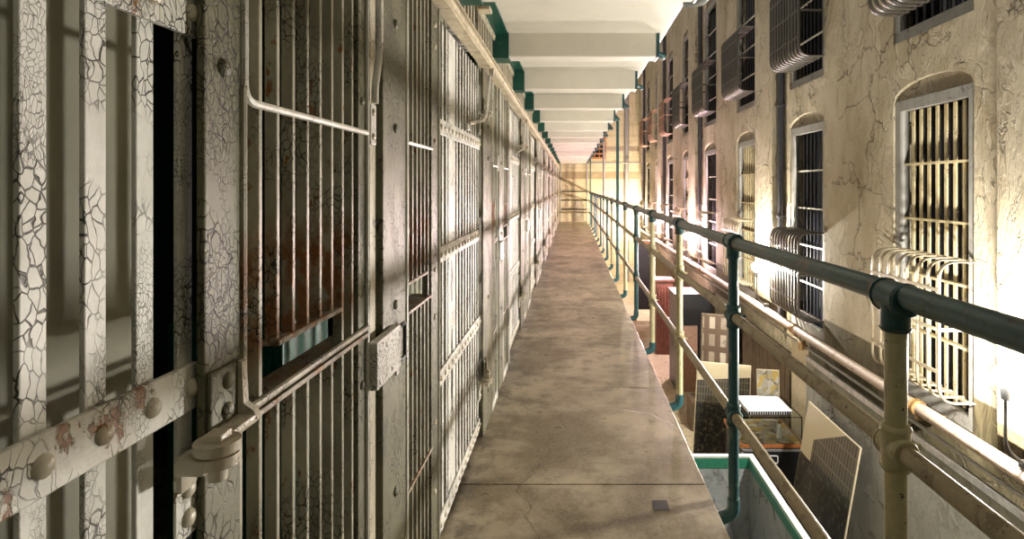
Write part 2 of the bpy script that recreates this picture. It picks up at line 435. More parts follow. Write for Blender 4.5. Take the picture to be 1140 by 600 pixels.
# painted concrete beams under the slab above the walkway
ORD = ['nearest', 'second', 'third', 'fourth', 'fifth', 'sixth', 'seventh', 'eighth', 'ninth', 'tenth', 'eleventh', 'twelfth', 'thirteenth', 'fourteenth', 'fifteenth', 'sixteenth', 'seventeenth']
for i in range(16):
    y1 = 2.77+1.31*i
    r = thing('ceiling_beam', 'white concrete ceiling beam over the walkway, %s from the camera, with green painted ends' % ORD[i], 'beam', (0, y1, 2.27), 'white beams across the walkway ceiling')
    bm = BM(); box(bm, -.43, XR-.055, -.15, 0, 0, .17, .008); obj('beam', bm, M['ceiling'], r)
    bm = BM(); prism(bm, [(-.56, -.012), (-.42, -.012), (-.42, .16), (-.56, .16)], 'y', -.165, .008); obj('painted_end', bm, M['green'], r)['label'] = 'dark green painted left end'
    bm = BM(); prism(bm, [(XR-.056, -.003), (XR-.042, -.003), (XR-.036, .04), (XR-.036, .16), (XR-.056, .16)], 'y', -.152, .004); obj('painted_end', bm, M['teal'], r)['label'] = 'teal painted right end'
    # bent teal bracket that ties the beam to the slab edge
    bm = BM(); tube(bm, fillet([(XR-.03, -.02, .05), (XR+.018, .0, .035), (XR+.035, .22, .07), (XR+.012, .5, .15)], .06), .02, 8); obj('bracket', bm, M['teal'], r, True)
bm = BM(); box(bm, XR-.005, XR+.018, Y0, YE, 2.44, 2.60, .004); struct(obj('trim_2', bm, M['teal']))

bm = BM(); box(bm, -.545, -.425, Y0, YE, 2.418, 2.431); struct(obj('trim_3', bm, M['green']))
# ------------------------------------------------------------------ cell fronts
XS = .80; PER = 2.45; NB = 9
def bars_door(root, o0, o1, z0, z1, n, skip=None, slot=None):
    """square bars between offsets; slot=(a,b,zs,ze): bars inside it stop at ze"""
    for k in range(n):
        y = o0 + (o1-o0)*(k+.5)/n
        segs = [(z0, z1)]
        if slot and slot[0] < y < slot[1]: segs = [(z0, slot[2]), (slot[3], z1)]
        bm = BM()
        for a, b in segs: box(bm, XC-.024, XC-.003, y-.0055, y+.0055, a, b, .002)
        obj('bar', bm, M['bar'], root)

RV = {}
def rivets(parent, pts, r=.0115, mat=None, axis='x', s=1):
    """every rivet head is a part of its own sharing one mesh"""
    mat = mat or M['rivet']; key = (r, mat.name)
    if key not in RV:
        o = obj('rivet', dome(BM(), (0, 0, 0), r, axis, s, .6), mat, parent, True, pts[0]); RV[key] = o.data; pts = pts[1:]
    for p in pts:
        o = link(bpy.data.objects.new('rivet', RV[key])); o.parent = parent; o.location = p

def make_wide_door(o0=.074, nb=8):
    r = thing('cell_door', '', 'door')
    bars_door(r, o0+.025, .545, .02, 2.045, nb, slot=(.18, .44, 1.05, 1.134))
    bm = BM(); box(bm, XC-.022, XC-.004, .555, .60, 0, 2.06, .002); obj('lock_stile', bm, M['olive_dark'], r)
    bm = BM(); box(bm, XC-.03, XC-.014, o0+.002, o0+.022, 0, 2.06, .002); obj('hinge_stile', bm, M['cream_bar'], r)
    bm = BM()
    tube(bm, fillet([(XC, o0, 2.05), (XC, o0, 1.527), (XC, .60, 1.527)], .03), .0065, 8)
    obj('upper_rod', bm, M['frame_line'], r, True)
    bm = BM(); tube(bm, [(XC, .602, 0), (XC, .602, 2.05)], .0055, 8); obj('edge_rod', bm, M['frame_line'], r, True)
    bm = BM(); tube(bm, fillet([(XC, o0-.004, 1.55), (XC, o0-.004, 1.06), (XC, .60, 1.06)], .025), .0065, 8); obj('lower_rod', bm, M['bar'], r, True)
    for z in (1.045, .48):
        bm = BM(); box(bm, XC-.075, XC+.004, o0+.005, .60, z-.006, z+.004, .002); obj('ledge', bm, M['ledge'], r)
    bm = BM(); box(bm, XC-.03, XC+.002, max(.175, o0+.01), .445, 1.132, 1.142, .002); obj('slot_rail', bm, M['ledge'], r)['label'] = 'rusty rail above the food slot'
    bm = BM(); box(bm, XC-.018, XC+.002, o0+.005, .60, .0, .05, .002); obj('bottom_rail', bm, M['strap'], r)
    rivets(r, [(XC-.004, .577, z) for z in (1.60, .93, .55, .25, 1.90)], .011, M['olive'])
    return r

def make_narrow_door():
    r = thing('narrow_cell_door', '', 'door')
    bars_door(r, .945, 1.24, .02, 2.045, 6, slot=(.945, 1.17, 1.02, 1.10))
    bm = BM(); tube(bm, [(XC, .935, 0), (XC, .935, 2.05)], .0055, 8); tube(bm, fillet([(XC, .94, 1.53), (XC, 1.25, 1.53)], .02), .006, 8); obj('upper_rod', bm, M['frame_line'], r, True)
    for z in (1.018, .48):
        bm = BM(); box(bm, XC-.07, XC+.004, .935, 1.25, z-.006, z+.004, .002); obj('ledge', bm, M['ledge'], r)
    bm = BM(); box(bm, XC-.03, XC+.002, .94, 1.20, 1.10, 1.11, .002); obj('slot_rail', bm, M['ledge'], r)
    bm = BM(); box(bm, XC-.018, XC+.002, .94, 1.25, .0, .05, .002); obj('bottom_rail', bm, M['strap'], r)
    bm = BM(); box(bm, XC-.022, XC-.001, 1.25, 1.355, 0, 2.06, .003); obj('lock_stile', bm, M['olive'], r)
    rivets(r, [(XC-.001, 1.30, z) for z in (1.98, 1.90, 1.56, 1.10, .93, .55, .30)], .011)
    bm = BM(); tube(bm, [(XC, 1.36, 0), (XC, 1.36, 2.06)], .005, 8); obj('edge_rod', bm, M['frame_line'], r, True)
    return r

def make_post(o0, o1, rz, dp=.035):
    r = thing('door_post', '', 'post')
    if o0 > .5:
        bm = BM(); box(bm, XC-.030, XC-.014, .662, .705, 0, 2.06, .002); obj('lit_side_strip', bm, M['cream_bar'], r)  # pale strips added where the post's lit side face would show
        bm = BM(); box(bm, XC-.026, XC-.014, .618, .636, 0, 2.06, .002); obj('lit_side_strip', bm, M['white_steel'], r)
    bm = BM(); box(bm, XC-dp, XC, o0, o1, 0, 2.06, .003); obj('plate', bm, M['olive'], r)
    rivets(r, [(XC, (o0+o1)/2+(.0), z) for z in rz], .014, M['olive'])
    return r

def make_grating():
    r = thing('bar_grating', '', 'grating')
    # flat bars, one of them a wide plate with a black smear
    n = 15; y0 = 1.385; y1 = 2.445
    for k in range(n):
        y = y1 - .0145 - k*.0735
        if y < y0: break
        if k in (9, 10): continue
        bm = BM(); box(bm, XG-.0075, XG-.001, y-.0145, y+.0145, .02, 2.05, .0015); obj('bar', bm, M['white_steel'], r)
    yp = y1-.0145-9.5*.0735
    bm = BM(); box(bm, XG-.009, XG-.0015, yp-.075, yp+.07, .02, 2.05, .002); pl = obj('wide_bar', bm, M['white_steel'], r)
    bm = BM()
    random.seed(3)
    for zz0, zz1 in ((.42, .78), (.90, 1.05), (.50, .60), (1.0, 1.08)):
        L = []; R = []
        for j in range(9):
            z = zz0+(zz1-zz0)*j/8; w = .008+.014*math.sin(PI*j/8)*random.uniform(.5, 1.3); c = yp-.005+random.uniform(-.004, .004)
            L.append((c-w, z)); R.append((c+w, z))
        prism(bm, L+R[::-1], 'x', XG-.0014, XG-.0008)
    obj('smear', bm, M['black'], pl)['label'] = 'black smear down the white plate'
    for z in (1.60, 1.10, .62, .05):
        bm = BM(); box(bm, XG-.001, XG+.008, y0-.02, y1, z, z+.062, .002); s = obj('strap', bm, M['strap'], r)
        rivets(s, [(XG+.008, y1-.0145-k*.0735, z+.031) for k in range(14)], .0125)
    return r

def make_transom():
    r = thing('transom_grille', '', 'grille')
    n = 26
    for k in range(n):
        y = .03+k*(PER-.06)/n
        bm = BM(); box(bm, -.535, -.522, y, y+.028, 2.13, 2.41); obj('bar', bm, M['cream_bar'], r)
    bm = BM(); box(bm, -.523, -.512, .0, PER-.02, 2.375, 2.425, .002); s = obj('strap', bm, M['cream_bar'], r)
    rivets(s, [(-.512, .05+k*.10, 2.40) for k in range(24)], .010)
    bm = BM(); box(bm, -.523, -.512, .0, PER-.02, 2.15, 2.18, .002); obj('strap', bm, M['cream_bar'], r)
    return r

def make_hanger():
    r = thing('track_hanger', '', 'bracket')
    bm = BM(); tube(bm, fillet([(-.455, 2.36, 2.36), (-.43, 2.36, 2.36), (-.43, 2.36, 2.0), (-.44, 2.40, 1.985), (-.43, 2.44, 2.0), (-.43, 2.44, 2.36), (-.455, 2.44, 2.36)], .03), .011, 8, up=(1, 0, 0)); obj('stirrup', bm, M['track'], r, True)
    bm = BM(); box(bm, -.511, -.44, 2.35, 2.45, 2.355, 2.375, .003); obj('arm', bm, M['track'], r)
    bm = BM(); tube(bm, [(-.447, 2.40, 2.02), (-.424, 2.40, 2.02)], .025, 14); obj('roller', bm, M['rivet'], r, True)
    return r

def make_lockbox():
    r = thing('lock_case', '', 'lock')
    bm = BM(); box(bm, XC+.0005, XC+.024, .605, .80, .905, 1.022, .004); obj('case', bm, M['lock'], r)
    bm = BM(); box(bm, XC+.020, XC+.0235, .695, .70, .905, 1.02); obj('seam', bm, M['dark'], r)
    rivets(r, [(XC+.022, y, z) for y in (.625, .675, .72, .785) for z in (.925, 1.0)], .008, M['lock'])
    bm = BM(); tube(bm, fillet([(XC+.007, .815, 1.0), (XC+.014, .83, 1.01), (XC+.014, .87, 1.01), (XC+.014, .87, .915), (XC+.014, .83, .915), (XC+.007, .815, .925)], .012), .006, 8); obj('keeper', bm, M['dark'], r, True)
    bm = BM(); tube(bm, [(XC+.001, .83, .885), (XC+.006, .83, .885)], .013, 14); obj('bolt', bm, M['lock'], r, True)
    return r

def make_rod():
    r = thing('locking_rod', '', 'rod')
    bm = BM(); tube(bm, fillet([(XC+.012, .66, 2.07), (XC+.012, .655, 1.72), (XC+.014, .616, 1.64), (XC+.014, .616, 1.60)], .05), .009, 10); obj('rod', bm, M['frame_line'], r, True)
    bm = BM(); box(bm, XC-.008, XC+.006, .612, .652, 1.50, 1.60, .003); obj('rod_guide', bm, M['lock'], r)
    rivets(r, [(XC+.006, .627, 1.52), (XC+.006, .627, 1.58)], .009)
    return r

def make_brace():
    r = thing('brace_rod', '', 'rod')
    bm = BM(); tube(bm, fillet([(-.445, 2.38, 2.0), (-.455, 2.30, 1.75), (XG+.022, 2.02, 1.70)], .06), .009, 8); obj('rod', bm, M['frame_line'], r, True)
    bm = BM(); box(bm, XG+.0082, XG+.022, 1.99, 2.05, 1.668, 1.70, .003); obj('foot_plate', bm, M['frame_line'], r)
    return r

def washer(bm, c, r, z0, z1, n=20):
    prism(bm, [(c[0]+r*math.cos(2*PI*k/n), c[1]+r*math.sin(2*PI*k/n)) for k in range(n)], 'z', z0, z1)
def make_hasp(y, z):
    """two riveted plates knuckled round a pin, y = joint between grating and post"""
    r = thing('hinge_clasp', '', 'hinge', (0, y, z)); c = (XC+.030, .004)
    bm = BM(); box(bm, XC+.0002, XC+.007, .028, .106, .012, .102, .003); obj('upper_plate', bm, M['olive_dark'], r)
    rivets(r, [(XC+.007, .066, .082), (XC+.007, .064, .040)], .0125, M['olive'])
    bm = BM(); prism(bm, fillet([(XC+.0005, .126, 0), (XC+.010, .126, 0), (XC+.012, .02, 0), (XC+.030, .004, 0)], .012)[0:0] or [(XC+.0075, .102), (XC+.013, .100), (XC+.016, .04), (XC+.030, .030), (XC+.036, .018), (XC+.0075, .014)], 'y', .090, .103)
    washer(bm, c, .028, .012, .025); box(bm, XC+.001, XC+.034, .015, .102, .012, .025, .004)
    bmesh.ops.bevel(bm, geom=[e for e in bm.edges if e.is_manifold and e.calc_face_angle(0) > .9], offset=.003, segments=2, affect='EDGES')
    obj('upper_knuckle', bm, M['rivet'], r, True)
    bm = BM(); washer(bm, c, .026, -.006, .008); box(bm, XG+.014, c[0], -.024, .010, -.012, .008, .006); box(bm, XG+.007, XG+.020, -.013, .022, -.04, .008, .006)
    bmesh.ops.bevel(bm, geom=[e for e in bm.edges if e.is_manifold and e.calc_face_angle(0) > .9], offset=.003, segments=2, affect='EDGES')
    obj('lower_knuckle', bm, M['rivet'], r, True)
    bm = BM(); box(bm, XG+.0085, XG+.0125, -.013, .034, -.105, -.020, .0015); obj('lower_plate', bm, M['strap'], r)
    rivets(r, [(XG+.0125, .011, -.042), (XG+.0125, .011, -.080)], .0125)
    bm = BM(); box(bm, c[0]-.012, c[0]+.012, c[1]-.012, c[1]+.014, .022, .036, .003); tube(bm, [(c[0], c[1], -.026), (c[0], c[1], .03)], .012, 10); obj('pin', bm, M['rivet'], r, True)
    return r

protos = {
 'wide': make_wide_door(), 'mid': make_wide_door(.372, 3), 'narrow': make_narrow_door(), 'grating': make_grating(), 'transom': make_transom(),
 'hanger': make_hanger(), 'lock': make_lockbox(), 'rod': make_rod(), 'brace': make_brace(),
 'postE': make_post(.72, .93, (1.56, 1.07, .55, .2, 1.85)), 'postB': make_post(-.02, .066, (1.566, .70, 1.95), .012), 'postW': make_post(0, .36, (1.75, 1.56, .75, .2, 1.9), .012),
 'clasp': make_hasp(-.045, 1.045),
}
used = set()
def place(kind, y, label, group, z=0):
    p = protos[kind]
    if kind in used: c = copy_tree(p)
    else: used.add(kind); c = p
    c.location = (0, y + (-.045 if kind == 'clasp' else 0), 1.045+z if kind == 'clasp' else 0)
    c['label'] = label; c['group'] = group
    return c
for b in range(-1, NB):
    y = XS + PER*b
    o = ORD[b] if b >= 0 else ''
    nx = ORD[b+1]
    near = ('nearest the camera' if b == 0 else '%s from the camera' % o)
    if b >= 0:
        place('wide' if b == 0 else 'mid', y, 'barred cell door with a rusty food slot, %s along the cell row' % near, 'barred cell doors with food slots')
        place('narrow', y, 'narrow barred cell door beside a riveted stile, %s along the cell row' % near, 'narrow barred cell doors')
        place('postB' if b == 0 else 'postW', y, ('slim cracked olive post between the left edge grating and the nearest cell door' if b == 0 else 'broad cracked olive post after the %s white grating' % ORD[b]), 'hinge posts of the cell row')
        place('postE', y, 'cracked olive post with round rivets right of the %s lock case' % o, 'lock posts of the cell row')
        place('lock', y, 'white riveted lock case at waist height on the %s wide cell door' % o, 'lock cases on the cell doors')
        place('rod', y, 'white bent locking rod above the %s lock case' % o, 'bent locking rods')
        place('hanger', y, 'cream stirrup hanger on the overhead door track, %s from the camera' % ('nearest' if b == 0 else o), 'door track hangers')
        place('brace', y, 'thin white brace rod slanting down to the %s white grating' % nx, 'slanting brace rods')
        place('transom', y, 'cream short-barred grille above the door track over the %s wide cell door' % o, 'grilles above the door track')
    lab = 'white flat-bar grating with riveted straps at the left edge of the picture' if b < 0 else 'white flat-bar grating with riveted straps, %s from the camera' % nx
    if b < NB-1 or True: place('grating', y, lab, 'white riveted gratings')
    if b < NB-1:
        if b == -1: place('clasp', y+PER, 'heavy riveted hinge clasp low on the slim post at the left', 'hinge clasps', 0)
        else:
            place('clasp', y+PER, 'knee-high hinge clasp on the broad post after the %s white grating' % nx, 'hinge clasps', -.72)
            place('clasp', y+PER, 'high hinge clasp on the broad post after the %s white grating' % nx, 'hinge clasps', .74)
    # sheet behind the grating and the partition between cells
    bm = BM(); box(bm, -.735, -.72, y+1.22, y+PER+.18, 0, 2.43); struct(obj('wall_cell_front', bm, M['backing']))
    bm = BM(); box(bm, -2.7, -.735, y+PER+.10, y+PER+.18, 0, 2.43); struct(obj('wall_cell_partition', bm, M['cell_green']))

# overhead track of the sliding doors: angle with a rusty lip
bm = BM(); prism(bm, [(-.50, 2.055), (-.445, 2.055), (-.445, 2.066), (-.485, 2.068), (-.485, 2.13), (-.45, 2.132), (-.45, 2.14), (-.50, 2.14)], 'y', Y0, YE-.02)
tr = tag(obj('door_track', bm, M['track']), 'long cream steel door track running along the tops of the cell fronts', 'rail')
bm = BM(); tube(bm, [(-.462, Y0, 2.098), (-.462, YE-.02, 2.098)], .017, 8); obj('shaft', bm, M['track'], tr, True)
r = thing('green_locker', 'dark green metal locker inside the nearest cell behind the food slot', 'locker', (-.95, 1.75, 0))
bm = BM(); box(bm, -.16, .16, -.15, .15, 0, 1.02, .006); obj('body', bm, M['green'], r)
bm = BM(); box(bm, -.13, .13, -.158, -.15, .08, .96, .002); obj('door', bm, M['green'], r)
# blue cloth showing in the gap by the lock post
bm = BM()
ring = []
for j in range(14):
    t = j/13; ring.append((-.60+.012*math.sin(t*14), 1.42+.16*t))
for zz in range(5):
    pass
V = [[bm.verts.new((p[0]+.01*math.sin(zz*1.7+p[1]*30), p[1]-.01*zz*.3, .0+.84*zz/5)) for p in ring] for zz in range(6)]
for a, b in zip(V, V[1:]):
    for k in range(13): bm.faces.new((a[k], a[k+1], b[k+1], b[k]))
bmesh.ops.solidify(bm, geom=bm.faces[:], thickness=.012)
tag(obj('hanging_cloth', bm, M['navy'], None, True), 'dark blue cloth hanging inside the cell behind the gap beside the nearest lock post', 'cloth')

# ------------------------------------------------------------------ railing
PX = .728; R_ = .0235
rail = thing('pipe_railing', 'long pipe railing with teal and cream posts along the open edge of the walkway', 'railing', (PX, 0, 0))
bm = BM()
tube(bm, [(0, Y0, 1.155), (0, 1.31, 1.158), (0, 2.62, 1.145), (0, 5, 1.148), (0, YE-.02, 1.15)], .0275, 16); obj('top_rail', bm, M['teal_rail'], rail, True)
for z, r in ((.815, .0215), (.375, .0215)):
    bm = BM(); tube(bm, [(0, Y0, z), (0, YE-.02, z)], r, 14); obj('middle_rail' if z > .5 else 'lower_rail', bm, M['tan_rail'], rail, True)
COLS = {1: 'cream_pipe', 2: 'teal', 3: 'cream_pipe', 4: 'cream_pipe', 5: 'teal', 6: 'cream_pipe', 7: 'teal', 8: 'cream_pipe', 9: 'teal', 10: 'grey_pipe', 11: 'teal', 12: 'cream_pipe', 13: 'teal', 14: 'teal', 15: 'cream_pipe', 16: 'teal', 17: 'teal'}
def collar(bm, c, axis, r, L, n=14):
    v = {'y': Vector((0, 1, 0)), 'z': Vector((0, 0, 1))}[axis]; c = Vector(c)
    tube(bm, [c-v*L, c-v*(L-.008), c-v*(L-.008), c+v*(L-.008), c+v*(L-.008), c+v*L], [r*1.06, r*1.18, r*1.08, r*1.08, r*1.18, r*1.06], n)
for i in range(0, 18):
    y = 1.31*i
    if y > YE: break
    m = M[COLS.get(i, 'cream_pipe')]
    top = 2.44 if i in (7, 10, 17) else 1.12
    bm = BM()
    tube(bm, fillet([(0, y, top), (0, y, -.07), (-.075, y, -.10)], .035), R_, 14); p = obj('post', bm, m, rail, True)
    p['label'] = {'teal': 'teal post', 'cream_pipe': 'cream post', 'grey_pipe': 'grey post'}[COLS.get(i, 'cream_pipe')] + (' reaching to the ceiling' if top > 2 else '')
    bm = BM(); collar(bm, (0, y, 1.15), 'y', .033, .05); collar(bm, (0, y, 1.105), 'z', .029, .03); obj('tee_fitting', bm, M['teal_rail'] if i != 2 else M['teal'], p, True)
    for z in (.815, .375):
        bm = BM(); collar(bm, (0, y, z), 'y', .027, .045); collar(bm, (0, y, z), 'z', .0285, .05); tube(bm, [(.02, y, z), (.055, y, z)], .007, 8); obj('cross_fitting', bm, m if m != M['grey_pipe'] else M['tan_rail'], p, True)
    bm = BM(); tube(bm, fillet([(0, y, .0), (0, y, -.07), (-.09, y, -.10)], .04), [.029]*7+[.031], 14); obj('elbow', bm, M['teal'], p, True)

er = thing('end_railing', 'dark pipe railing across the far end of the walkway against the cream wall', 'railing', (0, YE-.3, 0))
for z in (1.19, .85, .50):
    bm = BM(); tube(bm, [(-.42, 0, z), (.66, 0, z)], .022, 8); obj('rail', bm, M['dark'], er, True)
for x in (-.42, .60):
    bm = BM(); tube(bm, [(x, 0, 0), (x, 0, 2.44)], .03, 8); obj('post', bm, M['grey_pipe'], er, True)
bm = BM(); tube(bm, [(-.42, 0, 2.29), (2.68, 0, 2.29)], .035, 8); obj('top_pipe', bm, M['grey_pipe'], er, True)
bm = BM(); tube(bm, [(2.15, YE-.1, ZL), (2.15, YE-.1, 7.7)], .09, 10); tag(obj('vertical_pipe', bm, M['grey_pipe'], None, True), 'pale grey vertical pipe on the far end wall right of the railing', 'pipe')

# ------------------------------------------------------------------ windows in the right wall
wn = 0
def make_window(yc, z0, z1, style, rows):
    """frame, arch infill, glass, muntins and upright bars; x local to the wall face"""
    global wn; wn += 1
    r = link(bpy.data.objects.new('window_%d' % wn, None)); r.location = (D, yc, 0); struct(r)
    fr = .49; op = .415
    rect = lambda w, a, b: [(-w, a), (w, a), (w, b), (-w, b)]
    bm = holed(rect(fr-.002, z0+.002, z1-.002), [rect(op, z0+.09, z1-.085)], .015, .085, 'x'); obj('frame', bm, M['win_frame'], r)
    pts = [(fr-.002, z1-.002)] + [((fr-.002)*math.cos(PI*k/10), z1+.138*math.sin(PI*k/10)) for k in range(1, 10)] + [(-fr+.002, z1-.002)]
    bm = BM(); prism(bm, pts, 'x', .035, .21); obj('arch_infill', bm, M['infill'], r)
    bm = BM(); box(bm, .185, .20, -op-.04, op+.04, z0+.05, z1-.05); obj('glass', bm, M['glass'], r)
    a = z0+.09; b = z1-.085
    for k in range(1, rows):
        z = b-(b-a)*k/rows
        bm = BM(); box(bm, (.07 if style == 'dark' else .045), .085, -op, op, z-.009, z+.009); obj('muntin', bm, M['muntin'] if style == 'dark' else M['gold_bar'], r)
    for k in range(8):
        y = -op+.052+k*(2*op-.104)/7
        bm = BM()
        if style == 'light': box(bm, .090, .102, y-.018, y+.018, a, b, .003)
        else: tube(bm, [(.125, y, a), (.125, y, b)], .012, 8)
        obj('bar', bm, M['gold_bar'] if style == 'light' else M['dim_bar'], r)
    return r
def make_cage(mat, n=8, w=.43, h=.95, p=.235, hr=.019):
    """half barrel of bent bars with cross bands; origin at the foot on the wall face"""
    r = thing('window_cage', '', 'guard cage')
    for k in range(n):
        y = -w+2*w*k/(n-1)
        bm = BM(); tube(bm, fillet([(.01, y, h), (-p, y, h), (-p, y, .0), (.01, y, .0)], .17, 8), hr, 8, .4, up=(0, 1, 0))
        obj('hoop', bm, mat, r, True)
    for (x, z) in ((-p-.004, h*.52), (-p-.004, h*.80), (-p-.004, h*.22), (-.03, h), (-.03, .0)):
        bm = BM(); box(bm, x-.004, x+.004, -w-.012, w+.012, z-.013, z+.013, .002); obj('band', bm, mat, r)
    for z in (h*.52,):
        for s in (-1, 1):
            bm = BM(); box(bm, -p, .01, s*w-.005, s*w+.005, z-.012, z+.012, .002); obj('side_band', bm, mat, r)
    return r
cage_p = {}
for lvl, (z0, z1) in enumerate((WIN_LO, WIN_HI)):
    for k, yc in enumerate(WIN_Y):
        if lvl == 1 and k == 0: pass
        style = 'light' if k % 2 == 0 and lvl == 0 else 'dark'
        if not (style, lvl) in cage_p:
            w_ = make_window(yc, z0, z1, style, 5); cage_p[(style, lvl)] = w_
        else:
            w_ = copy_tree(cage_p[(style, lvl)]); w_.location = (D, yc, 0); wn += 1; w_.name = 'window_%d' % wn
        ck = 'cage_light' if lvl == 0 and k != 1 else ('cage_dark' if (lvl == 0 or k < 5) else 'cage_orange_lit')
        if ck not in cage_p: c = make_cage(M[ck], *((11, .44, .95, .255, .028) if ck == 'cage_dark' else ())); cage_p[ck] = c
        else: c = copy_tree(cage_p[ck])
        c.location = (D, yc-.06 if k == 0 else yc, -.06 if lvl == 0 else 2.80)
        c.name = 'window_cage'
        cn = {'cage_light': 'cream', 'cage_dark': 'dark', 'cage_orange_lit': 'painted orange-lit'}[ck]
        c['label'] = '%s bulging bar cage on the %s window from the camera in the %s row' % (cn, ORD[k] if k else 'first', 'lower' if lvl == 0 else 'upper')
        c['group'] = '%s row of window cages' % ('lower' if lvl == 0 else 'upper')

# orange slatted window high on the end wall
w_ = link(bpy.data.objects.new('window_%d' % (wn+1), None)); w_.location = (.9, YE, 0); struct(w_)
bm = holed([(-.45, 2.45), (.45, 2.45), (.45, 4.3), (-.45, 4.3)], [[(-.38, 2.52), (.38, 2.52), (.38, 4.23), (-.38, 4.23)]], -.06, 0, 'y'); obj('frame', bm, M['orange_wood'], w_)
bm = BM(); box(bm, -.38, .38, -.012, -.002, 2.52, 4.23); obj('glass', bm, M['glass'], w_)
for k in range(9):
    bm = BM(); box(bm, -.38, .38, -.045, -.015, 2.62+k*.19, 2.69+k*.19, .003); obj('slat', bm, M['orange_wood'], w_)
for k in range(3):
    bm = BM(); box(bm, -.2+k*.19, -.17+k*.19, -.058, -.012, 2.52, 4.23, .003); obj('upright', bm, M['orange_wood'], w_)

# dark conduits beside the pilasters
for k, y in enumerate(PIL):
    if k == 0: continue
    bm = BM(); tube(bm, [(D-.05, y-.07, -.3), (D-.05, y-.07, 7.7)], .038, 12)
    r = tag(obj('conduit', bm, M['dim_bar'], None, True), 'dark upright conduit beside the %s plaster pilaster from the camera' % ORD[k], 'conduit', 'dark wall conduits')
    bm = BM()
    for z in (1.0, 2.4, 3.8): box(bm, D-.095, D+.005, y-.115, y-.025, z, z+.03, .003)
    obj('clip', bm, M['dim_bar'], r)

# heating pipe along the wall with brackets, and the thin pipe below
r = thing('heating_pipe', 'thick pinkish lagged heating pipe running along the right wall under the windows', 'pipe', (2.50, 0, -.20))
bm = BM(); tube(bm, [(0, Y0, 0), (0, YE-.1, 0)], .045, 14); obj('pipe', bm, M['heat_pipe'], r, True)
for k in range(10):
    y = 1.9+2.317*k
    bm = BM(); collar(bm, (0, y, 0), 'y', .05, .03); box(bm, -.01, .198, y-.02, y+.02, -.085, -.055, .003); obj('bracket', bm, M['copper'], r, True)
r = thing('thin_pipe', 'thin pale pipe running under the thick heating pipe on the right wall', 'pipe', (2.50, 0, -.32))
bm = BM(); tube(bm, [(0, Y0, 0), (0, YE-.1, 0)], .013, 8); obj('pipe', bm, M['grey_pipe'], r, True)
bm = BM(); tube(bm, [(0, 6.22, 0), (0, 6.34, 0)], .028, 10); tube(bm, [(0, 6.28, -.02), (0, 6.28, .06)], .018, 8); tube(bm, [(-.03, 6.28, -.04), (-.03, 6.28, .04)], .03, 10); obj('valve', bm, M['copper'], r, True)
bm = BM(); tube(bm, fillet([(0, 8.9, 0), (-.03, 8.9, -.02), (-.03, 8.9, .05)], .02), .03, 10); obj('valve', bm, M['copper'], r, True)

# ------------------------------------------------------------------ lamps
for k, y in enumerate(LAMP_Y):
    r = thing('work_lamp', 'glaring round lamp bulb clamped by the %s plaster pilaster from the camera' % ORD[k], 'lamp', (LAMP_X, y, LAMP_Z), 'lamps along the right wall')
    t = NT('lamp glow %d' % k); t.b.inputs['Emission Color'].default_value = (*LAMP_COL[k], 1); t.b.inputs['Emission Strength'].default_value = LAMP_POW[k]
    bm = BM(); sphere(bm, (0, 0, 0), .06, 16); obj('bulb', bm, t.m, r, True)
    bm = BM(); tube(bm, [(0, 0, -.05), (0, 0, -.07), (0, 0, -.13)], [.03, .028, .022], 12); obj('socket', bm, M['dark'], r, True)
    bm = BM(); tube(bm, fillet([(0, 0, -.12), (0, 0, -.40), (.12, 0, -.50)], .06), .009, 8); obj('stem', bm, M['dark'], r, True)
    bm = BM(); box(bm, .09, .15, -.03, .03, -.513, -.47, .004); obj('clamp', bm, M['dark'], r)

# ------------------------------------------------------------------ things on the lower floor
# open bin with a green and white rim
r = thing('open_bin', 'open grey sheet-metal bin with a green and white rim below the railing', 'bin', (1.57, 0, ZL))
zt = .90
bm = BM(); box(bm, -.47, -.45, 1.6, 6.08, 0, zt-.03); box(bm, .28, .30, 1.6, 6.08, 0, zt-.03); box(bm, -.45, .28, 6.06, 6.08, 0, zt-.03); box(bm, -.45, .28, 1.6, 1.62, 0, zt-.03); box(bm, -.45, .28, 1.62, 6.06, .02, .04)
obj('body', bm, M['bin_in'], r)
bm = BM()
for (a, b, c, d) in ((-.50, -.44, 1.57, 6.11), (.27, .33, 1.57, 6.11), (-.44, .27, 6.05, 6.11), (-.44, .27, 1.57, 1.63)): box(bm, a, b, c, d, zt-.02, zt, .003)
obj('rim', bm, M['bin_white'], r)
bm = BM()
for (a, b, c, d) in ((-.495, -.445, 1.575, 6.105), (.262, .322, 1.575, 6.105), (-.445, .262, 6.035, 6.105), (-.445, .262, 1.575, 1.625)): box(bm, a, b, c, d, zt-.12, zt-.021, .002)
obj('green_band', bm, M['bin_green'], r)

